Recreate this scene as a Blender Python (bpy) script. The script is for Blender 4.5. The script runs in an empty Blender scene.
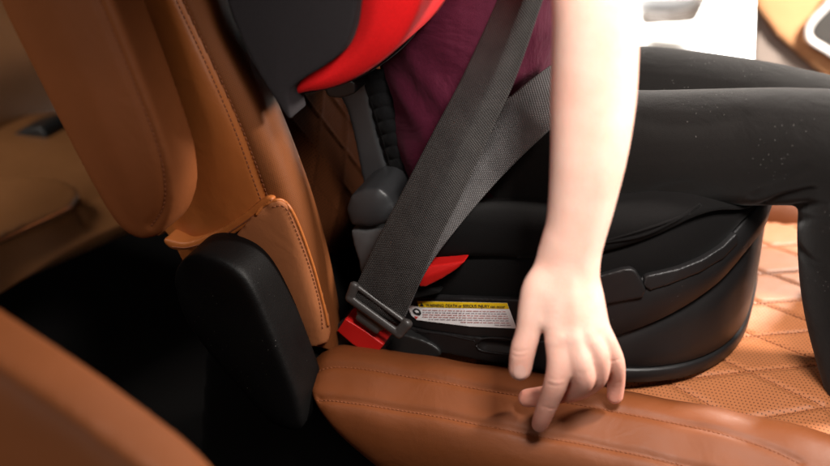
import bpy, bmesh, math, random
import numpy as np
from mathutils import Vector, Matrix
from mathutils.bvhtree import BVHTree
random.seed(7); rng = np.random.default_rng(7)
S = bpy.context.scene
COL = S.collection

# ------------------------------------------------------------------ camera
YAW, PITCH, FPX, DIST = math.radians(20), math.radians(28), 50/36*830, 1.10
FW = Vector((-math.sin(YAW)*math.cos(PITCH), math.cos(YAW)*math.cos(PITCH), -math.sin(PITCH)))
RT = Vector((math.cos(YAW), math.sin(YAW), 0))
UP = RT.cross(FW)
CAM = -DIST*FW
def ray(px, py): return FW*FPX + RT*(px-415) + UP*(233-py)
def at(px, py, y):
    d = ray(px, py); return CAM + d*((y-CAM.y)/d.y)
def atz(px, py, z):
    d = ray(px, py); return CAM + d*((z-CAM.z)/d.z)
def P(lst):                                   # [(px,py,y)...] -> points in the place
    return [at(*p) for p in lst]
cam = bpy.data.cameras.new('camera'); co = bpy.data.objects.new('camera', cam); COL.objects.link(co)
co.matrix_world = Matrix((( RT.x, UP.x, -FW.x, CAM.x), (RT.y, UP.y, -FW.y, CAM.y), (RT.z, UP.z, -FW.z, CAM.z), (0,0,0,1)))
cam.lens = 50; cam.sensor_width = 36; cam.clip_start = .02; cam.clip_end = 100
cam.dof.use_dof = True; cam.dof.focus_distance = 1.12; cam.dof.aperture_fstop = 2.6
S.camera = co

# ------------------------------------------------------------------ materials
def new_mat(name):
    m = bpy.data.materials.new(name); m.use_nodes = True
    n = m.node_tree.nodes; return m, n, m.node_tree.links, n['Principled BSDF']
def mix_rgb(n, l, fac, a, b, blend='MIX'):
    x = n.new('ShaderNodeMix'); x.data_type = 'RGBA'; x.blend_type = blend
    for s, v in ((0, fac), (6, a), (7, b)):
        if hasattr(v, 'links') or isinstance(v, bpy.types.NodeSocket): l.new(v, x.inputs[s])
        else: x.inputs[s].default_value = v if s == 0 else (*v[:3], 1)
    return x.outputs[2]
def mth(n, l, op, a, b=None, c=None):
    x = n.new('ShaderNodeMath'); x.operation = op
    for i, v in enumerate((a, b, c)):
        if v is None: continue
        if isinstance(v, bpy.types.NodeSocket): l.new(v, x.inputs[i])
        else: x.inputs[i].default_value = v
    return x.outputs[0]
def tex(n, l, kind, vec, scale, **kw):
    t = n.new('ShaderNodeTex'+kind); t.inputs['Scale'].default_value = scale; l.new(vec, t.inputs['Vector'])
    for k, v in kw.items():
        if k in t.inputs: t.inputs[k].default_value = v
        else: setattr(t, k, v)
    return t
def bump(n, l, b, h, strength, dist=.001):
    x = n.new('ShaderNodeBump'); x.inputs['Strength'].default_value = strength; x.inputs['Distance'].default_value = dist
    l.new(h, x.inputs['Height']); l.new(x.outputs[0], b.inputs['Normal']); return x
def coords(n, which='Object'):
    return n.new('ShaderNodeTexCoord').outputs[which]

def leather(name, col, rough=.42, grain=.22, spec=.45, perf=0, fabric=False):
    m, n, l, b = new_mat(name)
    o = coords(n); v = tex(n, l, 'Voronoi', o, 1100 if not fabric else 1600, feature='DISTANCE_TO_EDGE' if not fabric else 'F1')
    nz = tex(n, l, 'Noise', o, 14, Detail=5); nz2 = tex(n, l, 'Noise', o, 90, Detail=4)
    c = mix_rgb(n, l, nz.outputs[0], [x*.82 for x in col], [min(1, x*1.14) for x in col])
    h = mth(n, l, 'MULTIPLY_ADD', nz2.outputs[0], .9, mth(n, l, 'MINIMUM', v.outputs[0], .35))
    if perf:
        uv = coords(n, 'UV'); s = n.new('ShaderNodeSeparateXYZ'); l.new(uv, s.inputs[0])
        ym = mth(n, l, 'MULTIPLY', s.outputs[1], 1/perf)
        row = mth(n, l, 'MULTIPLY', mth(n, l, 'FLOOR', ym), .5)
        xm = mth(n, l, 'ADD', mth(n, l, 'MULTIPLY', s.outputs[0], 1/perf), row)
        fx = mth(n, l, 'SUBTRACT', mth(n, l, 'FRACT', xm), .5); fy = mth(n, l, 'SUBTRACT', mth(n, l, 'FRACT', ym), .5)
        r2 = mth(n, l, 'ADD', mth(n, l, 'MULTIPLY', fx, fx), mth(n, l, 'MULTIPLY', fy, fy))
        hole = mth(n, l, 'LESS_THAN', r2, .036)
        c = mix_rgb(n, l, hole, c, [x*.22 for x in col])
        h = mth(n, l, 'SUBTRACT', h, mth(n, l, 'MULTIPLY', hole, 2.0))
    l.new(c, b.inputs['Base Color']); b.inputs['Roughness'].default_value = rough
    rr = mth(n, l, 'MULTIPLY_ADD', nz2.outputs[0], .2, rough-.1); l.new(rr, b.inputs['Roughness'])
    b.inputs['Specular IOR Level'].default_value = spec
    bb = bump(n, l, b, h, grain, .0006)
    w2 = tex(n, l, 'Noise', o, 22, Detail=3, Distortion=1.2); b2 = n.new('ShaderNodeBump'); b2.inputs['Strength'].default_value = .22; b2.inputs['Distance'].default_value = .004
    l.new(w2.outputs[0], b2.inputs['Height']); l.new(b2.outputs[0], bb.inputs['Normal']); return m
def plastic(name, col, rough=.5, tx=.12, scale=1500, spec=.5, dust=0):
    m, n, l, b = new_mat(name); o = coords(n)
    v = tex(n, l, 'Noise', o, scale, Detail=2); nz = tex(n, l, 'Noise', o, 25, Detail=6)
    c = mix_rgb(n, l, nz.outputs[0], [x*.8 for x in col], [min(1, x*1.2) for x in col])
    if dust:
        sp = tex(n, l, 'Voronoi', o, 190); k = mth(n, l, 'LESS_THAN', sp.outputs[0], .07); k = mth(n, l, 'MULTIPLY', k, mth(n, l, 'GREATER_THAN', tex(n, l, 'Noise', o, 35).outputs[0], .58))
        c = mix_rgb(n, l, mth(n, l, 'MULTIPLY', k, dust), c, (.6, .55, .5))
    l.new(c, b.inputs['Base Color'])
    l.new(mth(n, l, 'MULTIPLY_ADD', nz.outputs[0], .22, rough-.11), b.inputs['Roughness'])
    b.inputs['Specular IOR Level'].default_value = spec
    bump(n, l, b, v.outputs[0], tx, .0005); return m
def cloth(name, col, rough=.85, sheen=.3, wr=.35, lint=0, weave=900, fold=30, dist=.003, spec=.1):
    m, n, l, b = new_mat(name); o = coords(n)
    w = tex(n, l, 'Voronoi', o, weave); nz = tex(n, l, 'Noise', o, fold, Detail=4, Distortion=.6)
    c = mix_rgb(n, l, w.outputs[0], [x*1.15 for x in col], [x*.7 for x in col])
    if lint:
        sp = tex(n, l, 'Voronoi', o, 260); k = mth(n, l, 'LESS_THAN', sp.outputs[0], .09)
        sel = tex(n, l, 'Noise', o, 22); k = mth(n, l, 'MULTIPLY', k, mth(n, l, 'GREATER_THAN', sel.outputs[0], .55))
        c = mix_rgb(n, l, mth(n, l, 'MULTIPLY', k, lint), c, (.5, .47, .44))
    l.new(c, b.inputs['Base Color']); b.inputs['Roughness'].default_value = rough
    b.inputs['Sheen Weight'].default_value = sheen; b.inputs['Sheen Roughness'].default_value = .4
    b.inputs['Specular IOR Level'].default_value = spec
    b1 = n.new('ShaderNodeBump'); b1.inputs['Strength'].default_value = .35; b1.inputs['Distance'].default_value = .0005; l.new(w.outputs[0], b1.inputs['Height'])
    b2 = n.new('ShaderNodeBump'); b2.inputs['Strength'].default_value = wr; b2.inputs['Distance'].default_value = dist; l.new(nz.outputs[0], b2.inputs['Height'])
    l.new(b2.outputs[0], b1.inputs['Normal']); l.new(b1.outputs[0], b.inputs['Normal']); return m
def webbing(name, col, hi, bumps=1.0, pitch=.0016):
    m, n, l, b = new_mat(name); uv = coords(n, 'UV'); s = n.new('ShaderNodeSeparateXYZ'); l.new(uv, s.inputs[0])
    ym = mth(n, l, 'MULTIPLY', s.outputs[1], 1/pitch)
    row = mth(n, l, 'MULTIPLY', mth(n, l, 'FLOOR', ym), .5)
    xm = mth(n, l, 'ADD', mth(n, l, 'MULTIPLY', s.outputs[0], .7/pitch), row)
    fx = mth(n, l, 'SUBTRACT', mth(n, l, 'FRACT', xm), .5); fy = mth(n, l, 'SUBTRACT', mth(n, l, 'FRACT', ym), .5)
    r2 = mth(n, l, 'ADD', mth(n, l, 'MULTIPLY', fx, fx), mth(n, l, 'MULTIPLY', fy, fy))
    k = mth(n, l, 'SUBTRACT', 1.0, mth(n, l, 'MINIMUM', mth(n, l, 'MULTIPLY', r2, 4.5), 1.0))
    nz = tex(n, l, 'Noise', coords(n), 60, Detail=4)
    c = mix_rgb(n, l, mth(n, l, 'MULTIPLY', k, nz.outputs[0]), col, hi)
    l.new(c, b.inputs['Base Color']); b.inputs['Roughness'].default_value = .6; b.inputs['Sheen Weight'].default_value = .03
    bump(n, l, b, k, bumps, .0006); return m
def skin_mat():
    m, n, l, b = new_mat('skin'); o = coords(n)
    nz = tex(n, l, 'Noise', o, 28, Detail=4); fine = tex(n, l, 'Voronoi', o, 1300)
    s = n.new('ShaderNodeSeparateXYZ'); l.new(o, s.inputs[0])
    red = n.new('ShaderNodeMapRange'); l.new(s.outputs[2], red.inputs[0])          # fingers and knuckles are redder than the forearm
    for i, v in zip((1, 2, 3, 4), (-.02, -.12, 0, 1)): red.inputs[i].default_value = v
    c = mix_rgb(n, l, red.outputs[0], (.84, .56, .46), (.80, .34, .25))
    c = mix_rgb(n, l, mth(n, l, 'MULTIPLY', mth(n, l, 'POWER', nz.outputs[0], 2.0), 1.3), c, (.76, .36, .27))
    l.new(c, b.inputs['Base Color']); b.inputs['Roughness'].default_value = .5
    b.inputs['Subsurface Weight'].default_value = .25; b.inputs['Subsurface Radius'].default_value = (1, .35, .2); b.inputs['Subsurface Scale'].default_value = .006
    b.inputs['Specular IOR Level'].default_value = .35
    hb = mth(n, l, 'MULTIPLY_ADD', tex(n, l, 'Noise', o, 260, Detail=5).outputs[0], 1.6, fine.outputs[0])
    bump(n, l, b, hb, .3, .0006); return m
def plain(name, col, rough=.6, **kw):
    m, n, l, b = new_mat(name); o = coords(n); nz = tex(n, l, 'Noise', o, 40, Detail=5)
    l.new(mix_rgb(n, l, nz.outputs[0], [x*.9 for x in col], [min(1, x*1.08) for x in col]), b.inputs['Base Color'])
    b.inputs['Roughness'].default_value = rough
    for k, v in kw.items(): b.inputs[k].default_value = v
    return m

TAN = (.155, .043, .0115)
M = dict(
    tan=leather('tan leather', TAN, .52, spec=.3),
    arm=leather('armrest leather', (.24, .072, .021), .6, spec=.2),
    bolster=leather('bolster leather lit', (.41, .122, .028), .40),  # same leather as the seat, lightened to paint in the brighter light
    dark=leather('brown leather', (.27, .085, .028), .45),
    bench=leather('bench leather', (.17, .07, .024), .42),
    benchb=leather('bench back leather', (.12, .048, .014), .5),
    trim=leather('trim fabric', (.33, .115, .042), .7, .5, .25, fabric=True),
    perf=leather('perforated leather', (.38, .135, .052), .5, spec=.3, perf=.0039),
    perfshade=leather('perforated leather shaded', (.07, .021, .007), .8, spec=.04, perf=.0042),  # shade behind the booster painted into the leather as a darker tone
    perfs=leather('perforated side leather', (.18, .055, .015), .6, spec=.2, perf=.0019),
    thread=plain('thread', (.20, .055, .016), .7), thread2=plain('light thread', (.50, .20, .08), .6),
    black=plastic('black plastic', (.012, .012, .012), .42),
    cover=plastic('black cover plastic', (.003, .0027, .0027), .5, .5, 900, .14, .18),
    shell=plastic('booster plastic', (.010, .0093, .0096), .44, .25, 1800, .4, .22),
    grey=plastic('grey plastic', (.028, .029, .031), .45),
    lgrey=plastic('light grey plastic', (.07, .072, .075), .4),
    tongue=plastic('latch plastic', (.05, .045, .043), .42, .1),
    red=plastic('red plastic', (.50, .009, .008), .42, .15),
    redc=cloth('red fabric', (.82, .012, .014), .6, .05, .12, weave=1300, fold=12),
    wing=cloth('charcoal fabric', (.030, .026, .028), .9, .04, .05, weave=1400, fold=10),
    fab=cloth('black fabric', (.005, .0045, .0045), .9, .04, .25, weave=1300, fold=25),
    rib=cloth('ribbed mesh', (.006, .006, .0065), .9, .06, .1),
    leg=cloth('black jersey', (.007, .006, .0055), .85, .16, .3, lint=.3, weave=1300, fold=20, dist=.007),
    shirt=cloth('burgundy jersey', (.062, .007, .020), .85, .05, .9, weave=1300, fold=13, dist=.010),
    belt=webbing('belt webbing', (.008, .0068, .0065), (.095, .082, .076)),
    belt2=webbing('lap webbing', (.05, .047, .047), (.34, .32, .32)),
    skin=skin_mat(), nail=plain('nail', (.80, .47, .39), .22),
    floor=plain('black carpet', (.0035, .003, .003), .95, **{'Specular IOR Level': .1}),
    ground=plain('bright concrete', (.82, .79, .74), .9),
    stone=plain('pale stone', (.62, .63, .66), .6),
    undershade=plain('dark rubber', (.05, .035, .025), .6),
    door=leather('door leather', (.72, .36, .17), .5), pocket=plain('taupe plastic', (.34, .27, .23), .6),
    chrome=plain('white trim', (.85, .80, .76), .3), well=plain('dark well', (.06, .055, .05), .5),
    white=plain('label white', (.90, .89, .90), .5), yellow=plain('label yellow', (.85, .56, .01), .5),
    ink=plain('ink', (.02, .02, .02), .6), inkr=plain('red ink', (.72, .03, .02), .6), inkg=plain('grey ink', (.42, .36, .40), .6),
    inkp=plain('pale red ink', (.60, .30, .30), .6),
)

# ------------------------------------------------------------------ object helpers
def thing(name, label, cat, loc, group=None):
    o = bpy.data.objects.new(name, None); COL.objects.link(o); o.location = loc; o.empty_display_size = .05
    o['label'] = label; o['category'] = cat
    if group: o['group'] = group
    return o
def mk(name, verts, faces, m, parent=None, smooth=True, uvs=None, mats=None):
    me = bpy.data.meshes.new(name); me.from_pydata([tuple(v) for v in verts], [], faces); me.update()
    if uvs is not None:
        ul = me.uv_layers.new(name='UVMap')
        for lp in me.loops: ul.data[lp.index].uv = uvs[lp.vertex_index]
    for p in me.polygons: p.use_smooth = smooth
    me.materials.append(M[m] if isinstance(m, str) else m)
    o = bpy.data.objects.new(name, me); COL.objects.link(o); par(o, parent); return o
def par(o, parent):
    if parent is None: return
    o.parent = parent
    w = Matrix.Translation(parent.location) if parent.type == 'EMPTY' else Matrix.Identity(4)   # meshes are built in world coordinates
    o.matrix_parent_inverse = w.inverted()
def bake(o):                                   # apply the object's modifiers
    dg = bpy.context.evaluated_depsgraph_get(); dg.update()
    me = bpy.data.meshes.new_from_object(o.evaluated_get(dg), depsgraph=dg)
    o.modifiers.clear(); o.data = me
    for p in me.polygons: p.use_smooth = True
    return o
def catmull(pts, n, closed=False):
    pts = [Vector(p) for p in pts]; k = len(pts)
    if closed: ext = [pts[-1]] + pts + [pts[0], pts[1]]
    else: ext = [2*pts[0]-pts[1]] + pts + [2*pts[-1]-pts[-2]]
    segs = k if closed else k-1; fine = []
    for i in range(segs):
        a, b, c, d = ext[i:i+4]
        for j in range(24):
            t = j/24
            fine.append(.5*((2*b)+(c-a)*t+(2*a-5*b+4*c-d)*t*t+(3*b-3*c+d-a)*t**3))
    fine.append(pts[0] if closed else pts[-1])
    L = [0]
    for i in range(1, len(fine)): L.append(L[-1]+(fine[i]-fine[i-1]).length)
    out = []; j = 0; m = n if closed else n-1
    for i in range(n):
        s = L[-1]*i/m
        while j < len(L)-2 and L[j+1] < s: j += 1
        t = (s-L[j])/max(1e-9, L[j+1]-L[j]); out.append(fine[j].lerp(fine[j+1], min(1, t)))
    return out
def smoothcol(col, nv):
    return catmull(col, nv)
def patch(name, rows, nu, nv, m, parent=None, thick=.003, disp=None, curve=True, seg=None):
    """surface through the given rows of points; UV in metres"""
    R = [catmull(r, nu) for r in rows]; G = []
    for i in range(nu):
        col = [r[i] for r in R]
        if curve and len(col) > 2: G.append(catmull(col, nv))
        else:
            c = []; 
            for j in range(nv):
                t = j/(nv-1)*(len(col)-1); k = min(int(t), len(col)-2); c.append(col[k].lerp(col[k+1], t-k))
            G.append(c)
    mid = [g[nv//2] for g in G]; U = [0]
    for i in range(1, nu): U.append(U[-1]+(mid[i]-mid[i-1]).length)
    mc = G[nu//2]; V = [0]
    for j in range(1, nv): V.append(V[-1]+(mc[j]-mc[j-1]).length)
    verts = []; uvs = []
    for i in range(nu):
        for j in range(nv):
            p = G[i][j].copy()
            if disp:
                a = G[min(i+1, nu-1)][j]-G[max(i-1, 0)][j]; b = G[i][min(j+1, nv-1)]-G[i][max(j-1, 0)]
                nn = a.cross(b).normalized(); p += nn*disp(U[i], V[j], i/(nu-1), j/(nv-1))
            verts.append(p); uvs.append((U[i], V[j]))
    faces = [(i*nv+j, (i+1)*nv+j, (i+1)*nv+j+1, i*nv+j+1) for i in range(nu-1) for j in range(nv-1)]
    o = mk(name, verts, faces, m, parent, uvs=uvs)
    if thick:
        s = o.modifiers.new('thick', 'SOLIDIFY'); s.thickness = abs(thick); s.offset = -1 if thick > 0 else 1
        bake(o)
    return o
def prism(outline, y0, y1, shift=(0, 0)):      # outline: world points; extruded along y
    n = len(outline); v = [Vector((p.x, y0, p.z)) for p in outline]+[Vector((p.x+shift[0], y1, p.z+shift[1])) for p in outline]
    f = [(i, (i+1) % n, n+(i+1) % n, n+i) for i in range(n)]+[tuple(range(n-1, -1, -1)), tuple(range(n, 2*n))]
    return v, f
def remesh(o, voxel, it, f=.5):
    r = o.modifiers.new('r', 'REMESH'); r.mode = 'VOXEL'; r.voxel_size = voxel
    if it:
        s = o.modifiers.new('s', 'SMOOTH'); s.factor = f; s.iterations = it
    return bake(o)
def arr(o):
    a = np.empty(len(o.data.vertices)*3); o.data.vertices.foreach_get('co', a); return a.reshape(-1, 3)
def nrm(o):
    a = np.empty(len(o.data.vertices)*3); o.data.vertices.foreach_get('normal', a); return a.reshape(-1, 3)
def put(o, a):
    o.data.vertices.foreach_set('co', a.ravel()); o.data.update()
def soft(name, px, yf, y1, m, parent=None, voxel=.003, it=8, puff=0, pk=.03, closed_curve=True, n=90, shift=(0, 0)):
    """padded or moulded solid: side outline seen on plane y=yf, real depth to y1, rounded edges, optional puff"""
    w = [at(p[0], p[1], yf) for p in px]
    if closed_curve: w = catmull(w, n, True)
    v, f = prism(w, yf, y1, shift); o = mk(name, v, f, m, parent); remesh(o, voxel, it)
    if puff:
        a = arr(o); nn = nrm(o); W = np.array([(p.x, p.z) for p in w]); W2 = np.roll(W, -1, 0)
        q = a[:, [0, 2]]; d = np.full(len(q), 9.)
        for s0, s1 in zip(W, W2):
            e = s1-s0; t = np.clip(((q-s0)@e)/max(1e-12, e@e), 0, 1); d = np.minimum(d, np.linalg.norm(q-(s0+t[:, None]*e), axis=1))
        near = nn[:, 1] < -.2
        a[:, 1] -= np.where(near, puff*(1-np.exp(-(d/pk)**1.5)), 0); put(o, a)
        sm = o.modifiers.new('s', 'SMOOTH'); sm.factor = .5; sm.iterations = 14; bake(o)
    return o
def tube(path, rad, n=16, caps=True):
    """closed swept tube; rad: float or (a,b) per point"""
    pts = [Vector(p) for p in path]; V = []; F = []; k = len(pts); side = None
    for i, p in enumerate(pts):
        t = (pts[min(i+1, k-1)]-pts[max(i-1, 0)]).normalized()
        if side is None:
            side = t.cross(Vector((0, 1, 0)));
            if side.length < .1: side = t.cross(Vector((1, 0, 0)))
        side = (side-t*side.dot(t)).normalized(); up = t.cross(side)
        r = rad[i] if isinstance(rad, (list, tuple)) else rad; a, b = r if isinstance(r, (list, tuple)) else (r, r)
        for j in range(n):
            an = 2*math.pi*j/n; V.append(p+side*(a*math.cos(an))+up*(b*math.sin(an)))
    for i in range(k-1):
        for j in range(n): F.append((i*n+j, i*n+(j+1) % n, (i+1)*n+(j+1) % n, (i+1)*n+j))
    if caps: F += [tuple(range(n-1, -1, -1)), tuple((k-1)*n+j for j in range(n))]
    return V, F
def limb(ctrl, n=24, sides=20):
    """ctrl: [(Vector, radius or (a,b))] -> rounded-end tapering tube"""
    pts = catmull([c[0] for c in ctrl], n); L = [0]
    cs = [c[0] for c in ctrl]
    def ra(r): return r if isinstance(r, tuple) else (r, r)
    cl = [0]
    for i in range(1, len(cs)): cl.append(cl[-1]+(cs[i]-cs[i-1]).length)
    R = []
    for i in range(n):
        s = cl[-1]*i/(n-1); k = max(j for j in range(len(cl)-1) if cl[j] <= s+1e-9); t = min(1, (s-cl[k])/max(1e-9, cl[k+1]-cl[k])); t = t*t*(3-2*t)
        a, b = ra(ctrl[k][1]); c, d = ra(ctrl[k+1][1]); R.append((a+(c-a)*t, b+(d-b)*t))
    if len(ctrl) > 3:
        Q = np.array(R); kx = max(1, n//(2*len(ctrl))); Qp = np.vstack([Q[:1]]*kx+[Q]+[Q[-1:]]*kx); R = [tuple(Qp[i:i+2*kx+1].mean(0)) for i in range(n)]
    # rounded ends
    d0 = (pts[0]-pts[1]).normalized(); d1 = (pts[-1]-pts[-2]).normalized()
    pre = []; prr = []; post = []; por = []
    for an in (80, 60, 40, 20):
        c, s = math.cos(math.radians(an)), math.sin(math.radians(an))
        pre.append(pts[0]+d0*min(R[0])*s); prr.append((R[0][0]*c, R[0][1]*c))
    for an in (20, 40, 60, 80):
        c, s = math.cos(math.radians(an)), math.sin(math.radians(an))
        post.append(pts[-1]+d1*min(R[-1])*s); por.append((R[-1][0]*c, R[-1][1]*c))
    return tube(pre+pts+post, prr+R+por, sides)
def join(parts):
    V = []; F = []
    for v, f in parts:
        k = len(V); V += list(v); F += [tuple(i+k for i in q) for q in f]
    return V, F
def bvh(*obs):
    V = []; F = []
    for o in obs:
        k = len(V); V += [v.co.copy() for v in o.data.vertices]; F += [tuple(i+k for i in p.vertices) for p in o.data.polygons]
    return BVHTree.FromPolygons(V, F)
def drop(tree, px):                            # seam path as seen -> points (and normals) lying on the surface
    out = []
    for x, y in px:
        d = ray(x, y).normalized(); h = tree.ray_cast(CAM, d)
        if h[0] is not None:
            nn = h[1] if h[1].dot(d) < 0 else -h[1]; out.append((h[0], nn))
    return out
def pxcurve(px, n):
    return [(p.x, p.y) for p in catmull([Vector((a, b, 0)) for a, b in px], n)]
def groove(o, pts, width, depth):
    a = arr(o); nn = nrm(o); q = np.array([tuple(p) for p in pts]); d = np.full(len(a), 9.)
    for s0, s1 in zip(q[:-1], q[1:]):
        e = s1-s0; t = np.clip(((a-s0)@e)/max(1e-12, e@e), 0, 1); d = np.minimum(d, np.linalg.norm(a-(s0+t[:, None]*e), axis=1))
    a -= nn*(depth*np.exp(-(d/width)**2))[:, None]; put(o, a)
def stitches(name, surf, px, m, parent, step=.0048, ln=.0034, r=.00045, n=160, lift=.0002):
    pts = drop(bvh(surf), pxcurve(px, n)); 
    if len(pts) < 4: return None
    parts = []; acc = 0; last = pts[0][0]; L = [0]
    for p, _ in pts[1:]: L.append(L[-1]+(p-last).length); last = p
    def pos(s):
        for i in range(1, len(L)):
            if L[i] >= s:
                t = (s-L[i-1])/max(1e-9, L[i]-L[i-1]); return pts[i-1][0].lerp(pts[i][0], t)+pts[i][1]*lift
        return pts[-1][0]
    s = 0
    while s+ln < L[-1]:
        a, b = pos(s), pos(s+ln)
        if (b-a).length < ln*1.6 and (b-a).length > 1e-4:
            e = (b-a)*.12; parts.append(tube([a, a+e, b-e, b], [r*.5, r, r, r*.5], 6))
        s += step
    v, f = join(parts); return mk(name, v, f, m, parent)
def cord(name, surf, px, m, parent, r=.001, n=80, lift=0):
    pts = drop(bvh(surf), pxcurve(px, n)); v, f = tube([p+q*lift for p, q in pts], r, 10); return mk(name, v, f, m, parent)

# ================================================================== the second-row seat
seat = thing('captain_chair', 'tan leather captain chair with folded armrest and quilted cushion under the black booster', 'car seat', (0, .25, -.45))
# side bolster of the backrest: rows run down its length
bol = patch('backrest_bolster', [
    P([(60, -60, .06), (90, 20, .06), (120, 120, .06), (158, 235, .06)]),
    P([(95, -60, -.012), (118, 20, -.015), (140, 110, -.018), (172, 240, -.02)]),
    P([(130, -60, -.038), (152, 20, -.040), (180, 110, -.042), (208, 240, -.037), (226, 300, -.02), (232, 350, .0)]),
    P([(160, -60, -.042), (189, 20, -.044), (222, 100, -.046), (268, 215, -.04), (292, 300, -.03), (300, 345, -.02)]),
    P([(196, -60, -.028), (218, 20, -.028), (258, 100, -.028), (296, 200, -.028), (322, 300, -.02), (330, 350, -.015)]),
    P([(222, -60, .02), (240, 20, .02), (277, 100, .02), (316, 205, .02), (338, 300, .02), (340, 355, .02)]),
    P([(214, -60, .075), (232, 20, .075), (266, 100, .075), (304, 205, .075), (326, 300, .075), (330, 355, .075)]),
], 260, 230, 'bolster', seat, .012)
sp = pxcurve([(166, -30), (180, 0), (213, 70), (240, 130), (256, 175), (268, 207)], 60)
pts = [p for p, _ in drop(bvh(bol), sp)]; groove(bol, pts, .004, .0022)
stitches('stitching', bol, [(170, -30), (184, 0), (217, 70), (243, 130), (259, 172), (270, 203)], 'thread', seat, r=.0006)
stitches('stitching', bol, [(162, -30), (176, 0), (209, 70), (235, 130), (252, 176), (264, 208)], 'thread', seat, r=.0006)
# perforated strip: real inset panel lying on the bolster's front face
bol.data.materials.append(M['perfs'])
tr = BVHTree.FromPolygons([v.co.copy() for v in bol.data.vertices], [tuple(p.vertices) for p in bol.data.polygons])
edge = catmull([Vector((a, b, 0)) for a, b in [(146, -80), (180, 0), (213, 70), (240, 130), (260, 183), (300, 300), (310, 360)]], 200)
def pix(p):
    v = p-CAM; w = v.dot(FW); return 415+FPX*v.dot(RT)/w, 233-FPX*v.dot(UP)/w
ey = np.array([e.y for e in edge]); ex = np.array([e.x for e in edge])
for f in bol.data.polygons:
    x, y = pix(f.center)
    if x > np.interp(y, ey, ex)+2: f.material_index = 1

# lower side trim + piping
def decal(name, outline, surf, lift, m, parent, px_curve=False, cell=4, dv=(0, -1, 0)):
    o2 = outline if not px_curve else pxcurve(outline+[outline[0]], 30 if cell >= 4 else 90)[:-1]
    bm = bmesh.new(); bm.faces.new([bm.verts.new((x, y, 0)) for x, y in o2]); bmesh.ops.triangulate(bm, faces=bm.faces[:])
    for _ in range(7):
        es = [e for e in bm.edges if e.calc_length() > cell]
        if not es: break
        bmesh.ops.subdivide_edges(bm, edges=es, cuts=1); bmesh.ops.triangulate(bm, faces=bm.faces[:])
    for v in bm.verts:
        d = ray(v.co.x, v.co.y).normalized(); h = surf.ray_cast(CAM, d)
        v.co = (h[0] if h[0] is not None else CAM+d*1.1) + Vector(dv)*lift
    bmesh.ops.recalc_face_normals(bm, faces=bm.faces)
    me = bpy.data.meshes.new(name); bm.to_mesh(me); bm.free(); me.materials.append(M[m]); o = bpy.data.objects.new(name, me); COL.objects.link(o); par(o, parent); return o
trim = decal('side_trim', [(232, 240), (262, 206), (278, 197), (288, 200), (300, 222), (314, 262), (326, 305), (331, 328), (322, 343), (285, 335), (250, 300)], bvh(bol), .0035, 'trim', seat, True, 5)
sd = trim.modifiers.new('t', 'SOLIDIFY'); sd.thickness = .008; sd.offset = 0; bake(trim); remesh(trim, .0018, 8)
stitches('stitching', trim, [(272, 207), (285, 207), (296, 230), (310, 268), (320, 305), (323, 332)], 'thread', seat, r=.0006)
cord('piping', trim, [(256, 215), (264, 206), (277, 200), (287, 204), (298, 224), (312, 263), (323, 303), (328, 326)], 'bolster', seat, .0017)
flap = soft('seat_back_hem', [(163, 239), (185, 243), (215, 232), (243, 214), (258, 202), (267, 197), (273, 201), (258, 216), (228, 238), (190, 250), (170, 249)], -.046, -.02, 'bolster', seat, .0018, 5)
cord('piping', flap, [(172, 247), (190, 247), (222, 236), (252, 217), (272, 200)], 'thread', seat, .0008)

# quilted centre of the backrest
def quilt(du, dv, depth=.004, wid=.006):
    def g(u, v, a, b):
        p = (u/du+v/dv) % 1; q = (u/du-v/dv) % 1; p = min(p, 1-p)*du; q = min(q, 1-q)*du
        d = min(p, q); return -depth*math.exp(-(d/wid)**2)
    return g
mid = patch('quilted_back_panel', [
    P([(225, -60, .07), (262, 80, .07), (300, 200, .07), (330, 320, .07)]),
    P([(285, -60, .20), (330, 80, .20), (370, 200, .20), (400, 320, .20)]),
    P([(345, -60, .36), (392, 80, .36), (432, 200, .36), (462, 320, .36)]),
    P([(380, -60, .48), (430, 80, .46), (470, 200, .46), (500, 320, .46)])], 150, 150, 'perfshade', seat, .01, quilt(.085, .06, -.0025, .004))

# armrest, folded up
AO = [(-34, -70), (-3, 0), (34, 75), (77, 160), (106, 212), (124, 234), (144, 241), (162, 233), (173, 207), (173, 178), (165, 145), (139, 72), (111, 0), (83, -70)]
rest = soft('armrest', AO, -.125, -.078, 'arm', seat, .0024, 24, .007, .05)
pts = [p for p, _ in drop(bvh(rest), pxcurve([(75, -50), (98, 0), (127, 70), (154, 140), (163, 180), (161, 208), (150, 226)], 80))]
groove(rest, pts, .0035, .0022)
stitches('stitching', rest, [(77, -50), (100, 0), (129, 70), (156, 140), (165, 180), (163, 208), (149, 229)], 'thread', seat, r=.00055)

# hinge cover
cov = soft('hinge_cover', [(172, 282), (178, 264), (192, 256), (212, 257), (234, 268), (250, 288), (266, 322), (281, 358), (298, 405), (300, 432), (270, 425), (235, 388), (203, 350), (182, 318)], -.095, -.035, 'cover', seat, .0024, 24, .004, .02)
soft('seat_base', [(215, 262), (235, 250), (300, 330), (345, 420), (420, 480), (420, 620), (215, 620), (205, 330)], -.02, .35, 'floor', seat, .006, 3)

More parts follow.
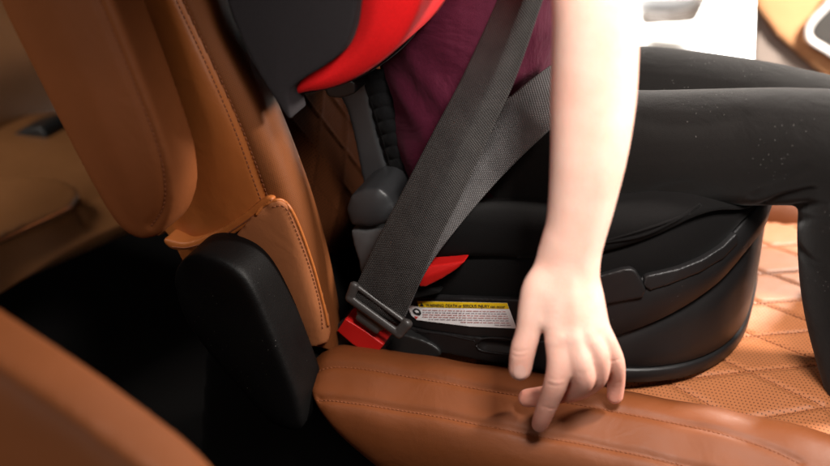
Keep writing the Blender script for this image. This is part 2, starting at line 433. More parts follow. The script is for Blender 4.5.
# cushion: near bolster, lofted along the seat
def ring_pts(k, x):
    return [(p[0], p[1]) for p in k]
stations = []
prof = [(.045, -.180), (.030, -.158), (.010, -.138), (-.012, -.128), (-.032, -.131), (-.055, -.143), (-.078, -.158), (-.086, -.185), (-.080, -.225), (-.06, -.27), (.0, -.28), (.045, -.26)]
xs = [(-.110, .30, -.004), (-.105, .60, -.006), (-.094, .84, -.009), (-.078, .97, -.010), (-.04, 1.0, -.009), (.03, 1, -.006), (.12, 1, .000), (.2, 1, .0), (.28, 1, .001), (.34, 1, .002), (.39, .98, .001), (.42, .90, -.004), (.438, .7, -.012), (.446, .42, -.02)]
V = []; F = []; NS = 72
cyc = (-.02, -.20)
rings = []
for x, s, dz in xs:
    ring = catmull([Vector((x, cyc[0]+(y-cyc[0])*s, cyc[1]+(z-cyc[1])*s+dz)) for y, z in prof], NS, True)
    rings.append(ring)
cols = [catmull([r[j] for r in rings], 190) for j in range(NS)]
for i in range(190):
    for j in range(NS): V.append(cols[j][i])
for i in range(189):
    for j in range(NS): F.append((i*NS+j, (i+1)*NS+j, (i+1)*NS+(j+1) % NS, i*NS+(j+1) % NS))
F += [tuple(range(NS)), tuple(189*NS+j for j in range(NS-1, -1, -1))]
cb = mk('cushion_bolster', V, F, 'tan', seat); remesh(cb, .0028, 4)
SE1 = [(313, 372), (330, 366), (360, 367), (420, 377), (500, 391), (560, 400), (620, 411), (700, 427), (760, 444), (800, 462)]
SE2 = [(316, 399), (340, 400), (420, 412), (520, 431), (600, 446), (640, 454), (700, 468), (740, 480)]
for se in (SE1, SE2):
    groove(cb, [p for p, _ in drop(bvh(cb), pxcurve(se, 120))], .004, .0022)
a = arr(cb); a[:, 0] += np.clip(-.162-a[:, 2], 0, .1)*1.15*np.clip((.08-a[:, 0])/.12, 0, 1); put(cb, a)
a = arr(cb); a[:, 2] += .0012*np.sin(a[:, 0]*70+a[:, 1]*30)*np.sin(a[:, 0]*23+1); put(cb, a)
for se in (SE1, SE2):
    stitches('stitching', cb, [(x, y+1.8) for x, y in se], 'thread', seat, .0042, .003, .0005, 260)
# cushion: quilted centre and far bolster
def qz(x, y):
    return -.158+.010*max(0, (x-.1)/.3)-.02*max(0, (x-.40)/.05)**2*.5
def qc(u, v, a_, b_):
    # nested chevron quilting
    d1 = abs(((u/.15+v/.07) % 1)-.5)*2; d2 = abs(((u/.15-v/.07) % 1)-.5)*2
    d = min(1-d1, 1-d2)*.035; e = min(abs(d-.0), 9); g = .0026*math.exp(-(e/.0035)**2)
    return -g
rows = []
for y in (.035, .10, .17, .24, .31, .38, .45):
    rows.append([Vector((x, y, qz(x, y)-(.012 if y < .04 else 0))) for x in (-.13, 0, .1, .2, .3, .36, .40)]+[Vector((.43, y, -.17)), Vector((.445, y, -.20)), Vector((.44, y, -.26))])
qp = patch('quilted_cushion', rows, 260, 200, 'perf', seat, .012, qc)
v, f = limb([(Vector((-.1, .50, -.175)), .05), (Vector((.1, .50, -.17)), .05), (Vector((.38, .50, -.17)), .048), (Vector((.42, .50, -.19)), .035)], 30, 24)
mk('cushion_far_bolster', v, f, 'tan', seat)
v, f = prism([Vector((-.09, 0, -.19)), Vector((.40, 0, -.19)), Vector((.40, 0, -.30)), Vector((-.09, 0, -.30))], .03, .5)
mk('cushion_base', v, f, 'dark', seat, smooth=False)
# quilting thread on the cushion
def crease_thread():
    parts = []; tree = bvh(qp)
    for s in (-1, 1):
        for k in range(-12, 12):
            last = None; acc = []
            for i in range(150):
                u = i*.004; v = s*(k*1.0-u/.15)*.07
                if not (0.003 < v < .41): continue
                x = -.13+u; y = .035+v; h = tree.ray_cast(Vector((x, y, .1)), Vector((0, 0, -1)))
                if h[0]: acc.append(h[0]+Vector((0, 0, .0003)))
            for i in range(0, len(acc)-1):
                a0, b0 = acc[i], acc[i].lerp(acc[i+1], .65)
                if (b0-a0).length < .008: parts.append(tube([a0, b0], .0005, 5))
    v, f = join(parts); mk('quilting_thread', v, f, 'thread', seat)
crease_thread()

# ================================================================== buckle
bk = thing('belt_buckle', 'black seat belt buckle with red release button wedged between cushion and backrest', 'seat belt buckle', tuple(at(355, 345, 0)))
soft('housing', [(330, 338), (346, 318), (366, 326), (386, 344), (380, 356), (366, 372), (335, 365)], .004, .03, 'black', bk, .0012, 5)
soft('gap_shade', [(362, 345), (372, 330), (400, 334), (430, 344), (440, 356), (410, 362), (372, 368)], .022, .05, 'black', bk, .0016, 5)  # black filler added for the dark shadow between buckle and booster
soft('release_button', [(337, 331), (345, 319), (366, 332), (384, 345), (378, 352), (366, 353), (352, 344)], -.004, .02, 'red', bk, .0008, 4, closed_curve=False)

# ================================================================== seat belt
belt = thing('seat_belt', 'dark grey webbing seat belt crossing the child chest and lap into its latch plate', 'seat belt', tuple(at(380, 310, 0)))
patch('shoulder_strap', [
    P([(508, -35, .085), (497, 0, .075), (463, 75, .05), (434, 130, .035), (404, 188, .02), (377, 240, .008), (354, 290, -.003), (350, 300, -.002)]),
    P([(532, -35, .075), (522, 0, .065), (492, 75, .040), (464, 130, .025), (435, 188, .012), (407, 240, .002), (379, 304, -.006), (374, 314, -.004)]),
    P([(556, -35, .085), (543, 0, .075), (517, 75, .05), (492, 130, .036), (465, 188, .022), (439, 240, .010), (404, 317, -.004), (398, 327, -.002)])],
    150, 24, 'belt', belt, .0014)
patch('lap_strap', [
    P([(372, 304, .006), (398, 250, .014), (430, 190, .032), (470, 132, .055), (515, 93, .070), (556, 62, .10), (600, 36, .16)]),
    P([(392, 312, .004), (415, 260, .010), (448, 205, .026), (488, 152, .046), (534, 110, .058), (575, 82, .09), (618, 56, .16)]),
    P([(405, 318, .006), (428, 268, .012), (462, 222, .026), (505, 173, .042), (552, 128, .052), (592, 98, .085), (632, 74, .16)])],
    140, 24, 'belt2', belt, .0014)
# latch plate: rounded frame with a slot, webbing passes through it
def latch():
    c = at(376, 314, -.006); e1 = (at(404, 333, -.008)-at(350, 294, -.004)); hw = e1.length/2; e1.normalize()
    e2 = (at(366, 328, -.004)-at(384, 298, -.010)); e2 = (e2-e1*e2.dot(e1)).normalized(); e3 = e1.cross(e2).normalized()
    if e3.y > 0: e3 = -e3
    def bar(p, q, r): return limb([(c+e1*p[0]+e2*p[1]+e3*p[2], r), (c+e1*(p[0]+q[0])/2+e2*(p[1]+q[1])/2+e3*(p[2]+q[2])/2, r), (c+e1*q[0]+e2*q[1]+e3*q[2], r)], 10, 14)
    L = hw+.002; parts = [bar((-L+.004, .002, .002), (L-.004, .002, .002), (.0048, .0034)), bar((-L+.004, -.013, -.003), (L-.006, -.012, -.003), (.003, .003)),
         bar((-L+.002, -.013, -.002), (-L+.005, .003, .001), (.0052, .004)), bar((L-.004, -.013, -.002), (L-.006, .003, .001), (.0058, .0046)),
         bar((-.016, .008, 0), (.012, .008, 0), (.0075, .003)), bar((-.014, .016, .001), (.010, .016, .001), (.006, .0025))]
    v, f = join(parts); o = mk('latch_plate', v, f, 'tongue', belt); remesh(o, .0007, 4); return o
latch()

# ================================================================== booster seat
boost = thing('booster_seat', 'black child booster seat with red accents strapped onto the tan leather cushion', 'child booster seat', (.1, .23, -.15))
XC, YC, AX, AY, NE = .100, .228, .211, .200, 2.8
def plan(phi, s=1.0, off=0.0):
    c, si = math.cos(phi), math.sin(phi)
    x = (AX*s+off)*math.copysign(abs(c)**(2/NE), c); y = (AY*s+off)*math.copysign(abs(si)**(2/NE), si)
    return XC+x, YC+y
def on_shell(px, py, off=0.0):                # where the line of sight first meets the upright shell
    d = ray(px, py).normalized(); t = .5
    for _ in range(4000):
        p = CAM+d*t; g = abs((p.x-XC)/(AX+off))**NE+abs((p.y-YC)/(AY+off))**NE
        if g < 1: return p
        t += .0004
    return None
def level(pxs, off=0.0):                      # height of a line round the shell, by bearing
    A = []
    for x, y in pxs:
        p = on_shell(x, y, off)
        if p is None: print('miss', x, y); continue
        ph = math.atan2((p.y-YC)/AY, (p.x-XC)/AX); A.append((ph, p.z))
    A.sort(); ph = [a for a, _ in A]; zz = [b for _, b in A]
    def f(phi): return sum(f0(phi+k*.03) for k in range(-4, 5))/9
    def f0(phi):
        phi = (phi+math.pi) % (2*math.pi)-math.pi
        if phi > 0: phi = -phi                # far side mirrors the near side
        return float(np.interp(phi, ph, zz))
    return f
z_hi = level([(402, 297), (460, 299), (520, 301), (560, 293), (600, 279), (640, 271), (686, 262), (720, 247), (744, 226), (752, 210)])
z_lo = level([(402, 345), (520, 347), (560, 340), (600, 330), (643, 319), (707, 290), (735, 268), (750, 243)])
z_bt = lambda p: -.148
z_lg = lambda p: -.1335
z_se = level([(405, 272), (430, 266), (465, 262), (540, 255), (600, 243), (660, 225), (700, 209), (730, 206), (750, 204)])
z_top = level([(405, 236), (440, 221), (520, 218), (600, 213), (660, 206), (700, 202), (730, 200), (750, 199)])
def shell(name, prof, m, parent, n=240, cap=True):
    V = []; F = []; k = len(prof)
    for fn, off in prof:
        for i in range(n):
            phi = 2*math.pi*i/n; x, y = plan(phi, 1.0, off); V.append(Vector((x, y, fn(phi))))
    for r in range(k-1):
        for i in range(n): F.append((r*n+i, r*n+(i+1) % n, (r+1)*n+(i+1) % n, (r+1)*n+i))
    if cap: F += [tuple(range(n-1, -1, -1)), tuple((k-1)*n+i for i in range(n))]
    return mk(name, V, F, m, parent)
def add(f, d): return lambda p: f(p)+d
def mixf(f, g, t): return lambda p: f(p)*(1-t)+g(p)*t
shell('foot', [(add(z_bt, -.004), -.02), (add(z_bt, -.004), -.004), (add(z_bt, -.001), .0), (add(z_lg, -.003), .0008), (add(z_lg, -.0005), -.0008), (z_lg, -.004), (add(z_lg, .004), -.03)], 'shell', boost)
shell('tub', [(add(z_lg, -.004), -.012), (z_lg, -.003), (add(z_lg, .002), -.0015), (mixf(z_lg, z_lo, .3), -.0005), (mixf(z_lg, z_lo, .6), -.0005), (z_lo, -.003), (add(z_lo, .012), -.02)], 'shell', boost)
rim = shell('rim_band', [(add(z_lo, .008), -.010), (add(z_lo, .001), -.003), (add(z_lo, -.0005), .001), (add(z_lo, .002), .003), (mixf(z_lo, z_hi, .5), .005), (add(z_hi, -.002), .0025), (z_hi, .001), (add(z_hi, -.001), -.002), (add(z_hi, -.012), -.004)], 'shell', boost, 360, False)
shell('side_cover', [(add(z_hi, -.012), -.006), (add(z_hi, -.004), -.0015), (add(z_hi, .004), .001), (mixf(z_hi, z_se, .4), .003), (mixf(z_hi, z_se, .8), .001), (add(z_se, .002), -.004), (add(z_se, .008), -.012)], 'fab', boost)
pad = shell('seat_pad', [(add(z_se, .003), -.006), (add(z_se, -.0005), .0), (add(z_se, .001), .003), (mixf(z_se, z_top, .25), .0055), (mixf(z_se, z_top, .55), .0065), (mixf(z_se, z_top, .85), .003), (z_top, -.004), (add(z_top, .002), -.014), (add(z_top, .002), -.03), (add(z_top, -.004), -.07)], 'fab', boost)
# seam across the pad front
rp = bvh(pad)
for se in ([(600, 243), (640, 236), (672, 222), (700, 205)],):
    cord('piping', pad, se, 'fab', boost, .0016)
cord('piping', pad, [(420, 268), (465, 262), (540, 254), (600, 242), (655, 226), (690, 213)], 'fab', boost, .0013)
# arm clip on the rim (raised tab with the notch)
def on_patch(name, outline, off0, off1, m, parent, px_curve=False, inset=0):
    o2 = outline if not px_curve else pxcurve(outline+[outline[0]], 40)[:-1]
    n = len(o2); A = [on_shell(x, y, off1) for x, y in o2]; B = []
    for p in A:
        d = Vector((p.x-XC, p.y-YC, 0)); g = Vector((abs(d.x/AX)**(NE-1)*math.copysign(1, d.x)/AX, abs(d.y/AY)**(NE-1)*math.copysign(1, d.y)/AY, 0)).normalized()
        B.append(p-g*(off1-off0))
    V = A+B; F = [tuple(range(n)), tuple(range(2*n-1, n-1, -1))]+[(i, n+i, n+(i+1) % n, (i+1) % n) for i in range(n)]
    bm = bmesh.new(); vs = [bm.verts.new(v) for v in V]
    for f in F: bm.faces.new([vs[i] for i in f])
    bmesh.ops.recalc_face_normals(bm, faces=bm.faces); 
    bmesh.ops.triangulate(bm, faces=[f for f in bm.faces if len(f.verts) > 4])
    me = bpy.data.meshes.new(name); bm.to_mesh(me); bm.free(); me.materials.append(M[m])
    o = bpy.data.objects.new(name, me); COL.objects.link(o); par(o, parent); return o
tab = on_patch('rim_tab', [(520, 320), (520, 293), (560, 284), (600, 276), (622, 270), (631, 269), (636, 272), (643, 283), (646, 290), (643, 298), (600, 306), (560, 312)], -.004, .0085, 'shell', boost)
remesh(tab, .0014, 4)
front = on_patch('rim_tab', [(644, 287), (644, 278), (648, 276), (680, 269), (705, 259), (725, 246), (738, 233), (739, 243), (725, 258), (700, 273), (670, 285), (650, 291)], -.004, .0065, 'shell', boost)
remesh(front, .0014, 4)
# plate that carries the warning label
plate = on_patch('label_plate', [(402, 296), (460, 298), (530, 300), (560, 306), (560, 341), (520, 341), (470, 337), (430, 331), (405, 325), (398, 310)], -.004, .0065, 'shell', boost)
remesh(plate, .0012, 7)
belly = on_patch('lower_fairing', [(402, 326), (430, 332), (480, 338), (560, 342), (600, 350), (600, 379), (540, 371), (480, 361), (430, 351), (402, 341)], -.004, .0085, 'shell', boost)
remesh(belly, .0014, 5)
tb = bvh(belly)
hand_ring = drop(tb, pxcurve([(476, 345), (482, 339), (495, 338), (512, 340), (520, 347), (512, 354), (495, 353), (480, 350), (476, 345)], 60))
v, f = tube([p for p, _ in hand_ring], .0011, 8); mk('handle_recess_rim', v, f, 'shell', boost)
groove(belly, [p for p, _ in drop(tb, pxcurve([(486, 345), (498, 346), (510, 348)], 20))], .006, .004)
cord('panel_seam', belly, [(405, 331), (440, 334), (475, 341)], 'shell', boost, .0006)
tp = bvh(plate)
# warning label: applied sticker with its writing
lab = decal('warning_label', [(417.5, 300.5), (507.5, 302.5), (509.5, 308), (517, 328), (470, 326), (417, 319.5), (412, 315), (408.5, 308), (411, 305), (419, 306.3)], tp, .0010, 'white', boost)
decal('warning_strip', [(417.5, 300.5), (507.5, 302.5), (509.5, 308.3), (419.5, 306.6)], tp, .0013, 'yellow', lab)
decal('child_symbol', [(413, 309.5), (416, 307.6), (419.6, 309), (421.6, 312), (420.6, 314.6), (417, 314.4), (413.8, 312.4)], tp, .0013, 'ink', lab, True)
decal('child_symbol', [(414.8, 310), (417, 309.2), (419.4, 310.8), (419.2, 312), (416.8, 312)], tp, .0016, 'white', lab)
decal('red_mark', [(414.6, 315.6), (418.8, 316.2), (416.4, 318.6)], tp, .0013, 'inkr', lab)
decal('warning_triangle', [(420, 305.6), (422, 301.9), (424.4, 305.7)], tp, .0016, 'ink', lab)
def text(body, x0, y0, x1, y1, hpx, m, parent):
    cu = bpy.data.curves.new('lettering', 'FONT'); cu.body = body; cu.size = 1; cu.offset = .015
    t = bpy.data.objects.new('t', cu); COL.objects.link(t); dg = bpy.context.evaluated_depsgraph_get()
    me = bpy.data.meshes.new_from_object(t.evaluated_get(dg)); bpy.data.objects.remove(t)
    w = max(v.co.x for v in me.vertices)
    for v in me.vertices:
        k = v.co.x/w; x = x0+(x1-x0)*k; y = y0+(y1-y0)*k-v.co.y/.72*hpx
        d = ray(x, y).normalized(); h = tp.ray_cast(CAM, d); v.co = h[0]+Vector((0, -.0017, 0))
    me.materials.clear(); me.materials.append(M[m]); o = bpy.data.objects.new('lettering', me); COL.objects.link(o); par(o, parent); return o
text('WARNING: DEATH or SERIOUS INJURY can occur', 426.5, 305.9, 505.5, 307.4, 3.1, 'ink', lab)
# small print, unreadable in the photo: rows of tiny word-length marks
parts = {'inkg': [], 'inkp': []}
for r in range(8):
    ya = 309.0+r*2.25; x = 423+ (0 if r < 6 else 0); xe = 506+r*1.0-(14 if r == 7 else 0)
    while x < xe:
        if ya+(x-423)*.02 > 317.2+(x-417)*.087: x += 2; continue
        w = random.choice([2.0, 3.2, 4.4, 5.6]); x2 = min(x+w, xe)
        sl = .020; yy = ya+(x-423)*sl
        k = 'inkp' if r in (0, 2, 3, 5) else 'inkg'
        q = [p_+Vector((0, -.0013, 0)) for p_, _n in drop(tp, ((x, yy), (x2, yy+.04), (x2, yy+.8), (x, yy+.76)))]
        parts[k].append((q, [(0, 1, 2, 3)])); x = x2+1.0
for k, pp in parts.items():
    v, f = join(pp); o = mk('small_print', [p+Vector((0, -.0002, 0)) for p in v], f, k, lab, smooth=False)
# red belt guide and its pivot
soft('belt_guide', [(418, 271), (424, 267), (445, 264), (466, 261), (456, 270), (442, 279), (426, 287), (419, 287), (417, 279)], .012, .05, 'red', boost, .001, 5, .003, .008, closed_curve=False)
soft('belt_guide_pivot', [(403, 289), (407, 284), (413, 285), (415, 290), (411, 296), (405, 295)], .013, .035, 'black', boost, .001, 4)
soft('guide_arm', [(400, 285), (412, 281), (430, 288), (440, 293), (420, 298), (402, 300)], .020, .04, 'fab', boost, .0015, 5)
# back of the booster
soft('back_frame', [(338, 92), (350, 84), (366, 82), (370, 100), (378, 140), (390, 180), (400, 215), (410, 290), (380, 290), (372, 215), (362, 180), (354, 140), (346, 110)], .095, .13, 'grey', boost, .0022, 6)
ribs = patch('ribbed_back_pad', [
    P([(360, 70, .10), (374, 120, .10), (388, 170, .10), (406, 240, .09)]),
    P([(372, 68, .095), (388, 118, .09), (404, 168, .09), (424, 240, .08)]),
    P([(395, 70, .12), (412, 120, .12), (430, 170, .12), (450, 240, .12)]),
    P([(440, 70, .25), (460, 120, .25), (480, 170, .25), (500, 240, .25)])], 220, 60, 'rib', boost, .008, lambda u, v, a_, b_: .0028*abs(math.sin(u/.015*math.pi+v*25))**.5)
cord('piping', ribs, [(364, 82), (377, 120), (390, 165), (402, 205), (408, 232)], 'fab', boost, .002, lift=-.001)
soft('hinge_cap', [(345, 210), (350, 196), (362, 190), (378, 188), (388, 196), (393, 210), (390, 224), (368, 228), (350, 226)], .035, .10, 'grey', boost, .002, 9, .004, .01, False)
soft('hinge_bracket', [(350, 229), (368, 230), (391, 226), (392, 240), (388, 262), (376, 290), (362, 290), (358, 262), (352, 244)], .040, .10, 'lgrey', boost, .002, 7, .002, .01, False)
wing = thing
wg = soft('headrest_side_panel', [(215, -60), (226, 0), (240, 38), (258, 74), (278, 106), (287, 119), (291, 119), (289, 104), (289, 92), (302, 80), (322, 68), (340, 54), (350, 36), (356, 10), (360, -60)], -.054, -.020, 'wing', boost, .002, 4, .004, .03, True, 140)
soft('headrest_red_lining', [(286, 100), (288, 88), (305, 74), (330, 58), (345, 38), (350, 10), (352, -60), (430, -60), (422, -10), (414, 18), (398, 46), (376, 66), (350, 82), (325, 91), (303, 94), (292, 98)], -.036, .16, 'redc', boost, .0026, 14, .016, .02, True, 140)
soft('headrest_shell', [(290, 96), (330, 90), (372, 72), (412, 36), (430, -20), (440, -60), (380, -60), (340, 40), (300, 80)], .05, .24, 'fab', boost, .004, 8)
soft('height_clip', [(326, 82), (352, 80), (354, 94), (330, 98)], .06, .11, 'black', boost, .002, 3)

# ================================================================== person
per = None
def W(px, py, y): return at(px, py, y)
body_parts = []
arm_c = [(W(604, -150, .02), (.046, .044)), (W(600, -80, .0), (.045, .043)), (W(597, -30, -.018), (.0385, .038)), (W(596, 12, -.030), (.0345, .033)), (W(595, 55, -.034), (.0352, .033)), (W(593, 100, -.038), (.0355, .032)), (W(589, 150, -.045), (.0325, .029)),
         (W(581, 205, -.052), (.0285, .024)), (W(573, 243, -.058), (.0255, .020)), (W(568, 262, -.060), (.0275, .018))]
body_parts.append(limb(arm_c, 60, 32))
wr = W(570, 255, -.060)
IM, MM, RM, PM = W(558, 340, -.088), W(575, 341, -.085), W(589, 337, -.079), W(599, 329, -.069)
for q, r0, r1 in ((IM, .0150, .0120), (MM, .0165, .0122), (RM, .015, .0115), (PM, .0145, .0105)):
    s0 = wr.lerp(q, .0)+(q-(IM+PM)/2)*.30
    body_parts.append(limb([(s0, r0), (s0.lerp(q, .5), (r0+r1)/2+.001), (q, r1)], 16, 18))
body_parts.append(limb([(W(573, 236, -.057), (.0262, .021)), (W(567, 268, -.063), (.0290, .0175)), (W(565, 298, -.070), (.0310, .0165)), (W(572, 314, -.073), (.0245, .0120))], 24, 28))
body_parts.append(limb([(W(556, 322, -.082), .0135), (W(572, 322, -.078), .014), (W(587, 320, -.075), .0130), (W(595, 316, -.068), .0115)], 16, 18))
body_parts.append(limb([(W(586, 290, -.068), .012), (W(592, 312, -.069), .012), (W(599, 330, -.067), .0105)], 16, 18))
# web between wrist and thumb
body_parts.append(limb([(W(560, 262, -.062), .014), (W(541, 286, -.072), .0165), (W(533, 310, -.080), .0140), (W(528, 332, -.086), .0112), (W(523, 350, -.090), .0116), (W(520, 369, -.092), .0104)], 30, 20))
body_parts.append(limb([(W(558, 275, -.068), .015), (W(549, 292, -.076), .013), (W(548, 303, -.079), .010)], 14, 16))
# index, middle, ring, little
body_parts.append(limb([(IM, .0116), (W(559, 362, -.093), .0108), (W(556, 382, -.094), .0108), (W(549, 401, -.090), .0096), (W(543, 416, -.085), .0090), (W(540, 424, -.081), .0080)], 34, 18))
body_parts.append(limb([(MM, .0122), (W(580, 362, -.087), .0112), (W(582, 381, -.079), .0112), (W(566, 391, -.062), .0100), (W(545, 396, -.057), .0098), (W(527, 398, -.055), .0088)], 34, 18))
body_parts.append(limb([(RM, .0115), (W(597, 356, -.074), .0104), (W(597, 376, -.064), .0102), (W(585, 388, -.050), .0090), (W(570, 394, -.046), .0084)], 28, 18))
body_parts.append(limb([(PM, .0105), (W(606, 343, -.062), .0100), (W(614, 362, -.050), .0098), (W(616, 380, -.038), .0088), (W(615, 396, -.034), .0078)], 30, 18))
# shoulder, trunk and hips under the clothes
body_parts.append(limb([(W(604, -150, .02), .044), (W(540, -215, .10), .05), (W(470, -190, .16), .055)], 16, 20))
body_parts.append(limb([(W(487, 180, .19), (.05, .09)), (W(474, 90, .19), (.06, .10)), (W(458, -30, .19), (.06, .10)), (W(450, -170, .19), (.05, .08))], 20, 24))
v, f = join(body_parts)
body = mk('person', v, f, 'skin'); remesh(body, .0016, 8)
def smooth_where(o, fn, it):
    g = o.vertex_groups.new(name='w')
    for v in o.data.vertices:
        k = fn(*pix(v.co))
        if k > 0: g.add([v.index], k, 'REPLACE')
    m = o.modifiers.new('s', 'SMOOTH'); m.factor = .5; m.iterations = it; m.vertex_group = 'w'; bake(o); o.vertex_groups.clear()
def ramp(v, a, b): return max(0, min(1, (v-a)/(b-a)))
smooth_where(body, lambda x, y: 1-ramp(y, 322, 342), 70)
smooth_where(body, lambda x, y: ramp(y, 300, 330)*.6, 6)
a = arr(body); nn = nrm(body)
for q, rr, hh in ((W(563, 338, -.098), .0065, .0016), (W(577, 338, -.097), .006, .0014), (W(590, 335, -.091), .0055, .0012), (W(600, 328, -.079), .005, .001), (W(556, 385, -.108), .0055, .0010), (W(586, 376, -.085), .0055, .0010)):
    d = np.linalg.norm(a-np.array(tuple(q)), axis=1); a += nn*(hh*np.exp(-(d/rr)**2))[:, None]
put(body, a)
for path, wd, dp in (([(549, 378), (556, 380), (564, 379)], .0009, .0008), ([(548, 384), (555, 386), (563, 385)], .0009, .0009), ([(541, 406), (548, 408), (555, 409)], .0008, .0007), ([(513, 350), (520, 352), (529, 350)], .0009, .0008), ([(512, 355), (519, 357), (528, 355)], .0009, .0007), ([(578, 372), (584, 374), (590, 372)], .0008, .0006), ([(608, 360), (614, 361), (620, 359)], .0008, .0007), ([(609, 382), (615, 383), (621, 382)], .0008, .0006)):
    groove(body, [p for p, _ in drop(bvh(body), pxcurve(path, 16))], wd, dp*.6)
body['label'] = 'child in burgundy shirt and black leggings, bare arm hanging down onto the leather cushion edge'; body['category'] = 'person'
per = body
# thumb nail
decal('fingernail', [(520+6.2*math.cos(t*math.pi/8), 371.5+7*math.sin(t*math.pi/8)) for t in range(16)], bvh(body), .0006, 'nail', per)
# leggings
def leg(y, dx, top):
    return y
near = [(Vector((.075, .135, .035)), (.066, .066)), (W(560, 152, .135), (.066, .062)), (W(650, 150, .128), (.0575, .058)), (W(740, 147, .125), (.0550, .056)), (W(800, 147, .122), (.054, .056)), (W(840, 152, .120), (.053, .056)), (W(860, 182, .115), (.054, .056)), (W(857, 240, .11), (.053, .054)), (W(858, 300, .11), (.050, .052)), (W(870, 370, .11), (.046, .048)), (W(890, 450, .11), (.038, .038)), (W(896, 540, .11), (.032, .032))]
far = [(Vector((.07, .275, .035)), (.066, .068)), (W(560, 102, .285), (.063, .062)), (W(640, 100, .29), (.059, .060)), (W(720, 106, .30), (.055, .056)), (W(790, 116, .31), (.051, .054)), (W(826, 126, .31), (.049, .052)), (W(852, 160, .31), (.046, .048)), (W(862, 300, .31), (.044, .044)), (W(868, 420, .31), (.034, .034))]
hips = [(Vector((.085, .135, .03)), (.075, .065)), (Vector((.085, .21, .03)), (.08, .075)), (Vector((.085, .28, .03)), (.075, .065))]
waist = [(W(500, 215, .20), (.062, .10)), (W(494, 190, .20), (.062, .10)), (W(488, 165, .20), (.062, .10))]
v, f = join([limb(near, 80, 36), limb(far, 70, 36), limb(hips, 20, 30), limb(waist, 14, 30)])
lg = mk('leggings', v, f, 'leg', per); remesh(lg, .0032, 6)
for path, wd, dp in (([(765, 204), (785, 196), (812, 190)], .004, .003), ([(770, 210), (795, 206), (826, 206)], .004, .003), ([(790, 222), (806, 220), (828, 224)], .0045, .0025), ([(755, 196), (780, 184), (806, 170)], .005, .002),
                     ([(640, 198), (665, 188), (690, 184)], .005, .0016), ([(470, 196), (486, 170), (500, 150)], .005, .003), ([(490, 200), (506, 180), (522, 150)], .005, .0025), ([(800, 250), (812, 262), (828, 268)], .005, .002), ([(640, 120), (690, 126), (740, 118)], .008, .0012)):
    groove(lg, [p for p, _ in drop(bvh(lg), pxcurve(path, 24))], wd, dp)
# shirt: wrapped round the trunk with drag folds
def shirt_disp(p):
    return 0
sh = [(W(487, 196, .19), (.074, .122)), (W(482, 168, .19), (.080, .126)), (W(475, 110, .19), (.085, .124)), (W(471, 50, .19), (.090, .122)), (W(467, -30, .19), (.094, .124)), (W(452, -120, .19), (.088, .130)), (W(450, -200, .19), (.07, .12))]
v, f = join([limb(sh, 40, 40), limb([(W(470, -190, .16), .062), (W(540, -215, .10), .062), (W(604, -150, .02), .056), (W(603, -110, .012), .054)], 12, 24)])
st = mk('shirt', v, f, 'shirt', per); remesh(st, .003, 8)
a = arr(st); nn = nrm(st)
ph = a[:, 2]*95+a[:, 0]*55+a[:, 1]*20+2.2*np.sin(a[:, 0]*38+a[:, 2]*9); k = np.clip((.26-a[:, 2])/.2, 0, 1)
a += nn*((.0028*np.sin(ph)*(.4+.6*np.sin(a[:, 2]*31+a[:, 1]*17)**2)*(.35+.65*k))[:, None]); put(st, a)

# ================================================================== third row, behind on the left
bench = thing('rear_bench_seat', 'dim brown leather third-row seat seen behind the armrest on the left', 'rear seat', (-.85, .3, -.45))
ZB = -.20
def zb(x, y, dz=0): return atz(x, y, ZB+dz)
patch('bench_cushion', [
    [zb(-60, 170, -.0), zb(0, 145), zb(70, 135), zb(130, 128)],
    [zb(-60, 192, .008), zb(0, 170, .008), zb(70, 160, .008), zb(140, 150, .008)],
    [zb(-60, 225, .006), zb(0, 200, .006), zb(60, 180, .006), zb(150, 160, .006)],
    [zb(-60, 262, 0), zb(0, 232, 0), zb(75, 198, 0), zb(180, 165, 0)],
    [zb(-60, 290, -.02), zb(0, 260, -.02), zb(82, 218, -.02), zb(190, 180, -.02)],
    [zb(-60, 320, -.05), zb(0, 290, -.05), zb(90, 250, -.05), zb(200, 205, -.05)]], 90, 90, 'bench', bench, .04)
bc = [o for o in bench.children][0]
bb = decal('bench_bolster', [(-50, 196), (0, 198), (45, 195), (68, 199), (80, 211), (62, 227), (0, 254), (-50, 276)], bvh(bc), .016, 'bench', bench, True, 6, (0, 0, 1))
sd = bb.modifiers.new('t', 'SOLIDIFY'); sd.thickness = .034; sd.offset = 0; bake(bb); remesh(bb, .005, 5)
q_ = drop(bvh(bb), pxcurve([(-50, 268), (0, 240), (50, 217), (72, 206)], 50));
v, f = tube([p+n_*.001 for p, n_ in q_], .0016, 8); mk('piping', v, f, 'dark', bench)
q_ = drop(bvh(bc), pxcurve([(0, 190), (40, 198), (66, 200), (76, 206), (84, 222)], 40)); groove(bc, [p for p, _ in q_], .005, .004)
v, f = prism(catmull([atz(-90, 160, ZB), atz(-20, 178, ZB)+Vector((.0, 0, 0)), Vector((-.95, 0, .10)), Vector((-1.05, 0, .5)), Vector((-1.2, 0, .5)), Vector((-1.15, 0, -.2))], 40, True), .1, .9)
bo = mk('bench_backrest', v, f, 'benchb', bench); remesh(bo, .012, 6)
soft('bench_bracket', [(82, 95), (92, 88), (112, 130), (120, 160), (105, 165), (88, 150)], .38, .44, 'black', bench, .004, 5)
soft('bench_bracket', [(12, 135), (40, 128), (46, 150), (14, 158)], .36, .42, 'black', bench, .004, 5)

# ================================================================== nearest seat edge (lower left)
nc = thing('captain_chair', 'out of focus tan leather chair edge filling the bottom left corner', 'car seat', (-.2, -.4, -.45))
near_ob = soft('armrest', [(-160, 285), (-60, 330), (0, 368), (60, 408), (120, 452), (180, 500), (215, 550), (220, 640), (-160, 640)], -.46, -.40, 'arm', nc, .006, 10, .004, .03, shift=(-.02, -.01))

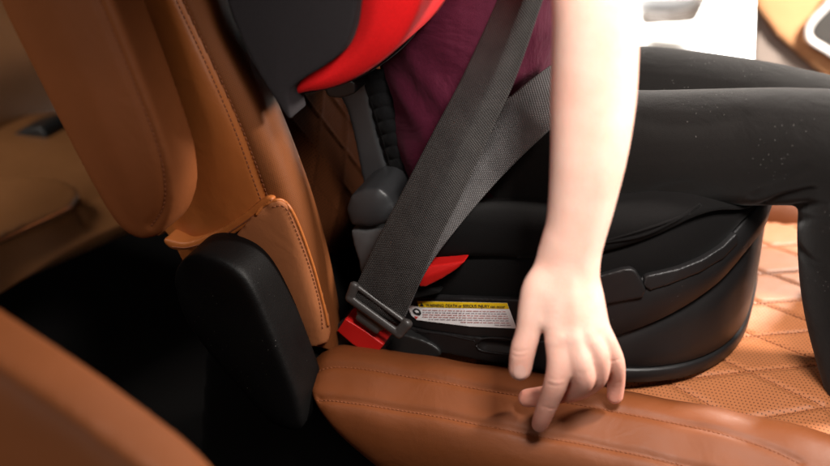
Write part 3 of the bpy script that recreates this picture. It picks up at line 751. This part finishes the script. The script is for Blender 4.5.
# ================================================================== far door, bright ground, floor
door = thing('car_door', 'orange leather door panel with white-rimmed handle in the top right corner', 'car door', tuple(at(820, 60, .9)+Vector((0, 0, -.4))))
soft('door_panel', [(755, 8), (775, 36), (800, 58), (825, 78), (860, 104), (960, 160), (960, -120), (750, -120), (752, -40)], .86, .93, 'door', door, .006, 3, closed_curve=False)
soft('door_pocket', [(754, 2), (752, 60), (754, 140), (900, 200), (900, 100), (830, 80)], .88, .97, 'pocket', door, .008, 2, closed_curve=False)
bz = P([(845, -12, .845), (825, 8, .845), (812, 22, .845), (808, 32, .845), (812, 41, .845), (830, 52, .845), (860, 70, .845), (900, 60, .845), (900, -10, .845)])
v, f = tube(catmull(bz, 80, True)+[bz[0]], .0058, 12); mk('handle_bezel', v, f, 'chrome', door)
soft('handle_recess', [(845, -10), (826, 10), (815, 23), (812, 32), (816, 39), (832, 49), (860, 66), (900, 60), (900, -8)], .846, .88, 'well', door, .004, 2)
def sheet(name, pts, m, kind='structure'):
    o = mk(name, pts, [tuple(range(len(pts)))], m, smooth=False); o['kind'] = kind; return o
o = sheet('floor', [Vector((-2.2, -1.6, -.45)), Vector((2.2, -1.6, -.45)), Vector((2.2, .78, -.45)), Vector((-2.2, .78, -.45))], 'floor')
o = sheet('ground', [Vector((-12, .80, -.62)), Vector((12, .80, -.62)), Vector((12, 20, -.62)), Vector((-12, 20, -.62))], 'ground')
sl = soft('kerb_block', [(632, -8), (632, 13), (650, 18), (682, 19), (700, 8), (706, -20), (650, -30)], 2.3, 2.6, 'stone', None, .012, 3, closed_curve=False)
sl['label'] = 'blurred pale block with a dark underside on the bright ground beyond the thighs'; sl['category'] = 'block'
soft('block_shade', [(634, 14), (668, 17), (690, 13), (700, 0), (708, 2), (696, 26), (640, 29)], 2.25, 2.55, 'undershade', sl, .012, 2, closed_curve=False)  # dark piece standing in for the block's shadowed underside

# ================================================================== light
w = bpy.data.worlds.new('World'); S.world = w; w.use_nodes = True
w.node_tree.nodes['Background'].inputs[0].default_value = (1, .93, .86, 1); w.node_tree.nodes['Background'].inputs[1].default_value = .007
def area(name, loc, tgt, sx, sy, e, col, spread=180):
    L = bpy.data.lights.new(name, 'AREA'); L.shape = 'RECTANGLE'; L.size = sx; L.size_y = sy; L.energy = e; L.color = col; L.spread = math.radians(spread)
    o = bpy.data.objects.new(name, L); COL.objects.link(o); o.location = loc
    o.rotation_euler = (Vector(tgt)-Vector(loc)).to_track_quat('-Z', 'Y').to_euler(); return o
area('windscreen_light', (.85, .26, .62), (.1, 0, .05), .11, .11, 17, (1, .92, .84))
area('far_window_light', (.52, 1.10, .72), (.34, .25, -.15), .18, .18, 4, (1, .92, .83), 60)
area('near_door_light', (.42, -.42, .72), (.27, 0, .05), .2, .2, 2.4, (1, .94, .88), 75)
area('open_door_light', (-.25, -1.7, .35), (-.05, 0, .05), .6, .4, 5.5, (1, .95, .9))
area('rear_window_light', (-.95, -.35, .75), (-.75, .1, -.2), .4, .3, 2.0, (1, .93, .84), 80)
area('door_fill_light', (.75, .25, .75), (.4, .9, -.05), .2, .2, 4, (1, .95, .88), 60)  # unseen fill lamp added to brighten the far door panel
area('outside_light', (.1, 2.9, 1.5), (.1, 2.6, -.6), 1.4, .8, 110, (1, .98, .95), 60)
S.view_settings.view_transform = 'Standard'; S.view_settings.look = 'None'; S.view_settings.exposure = .22; S.view_settings.gamma = 1
S.render.engine = 'CYCLES'; S.cycles.use_denoising = True; S.cycles.max_bounces = 8
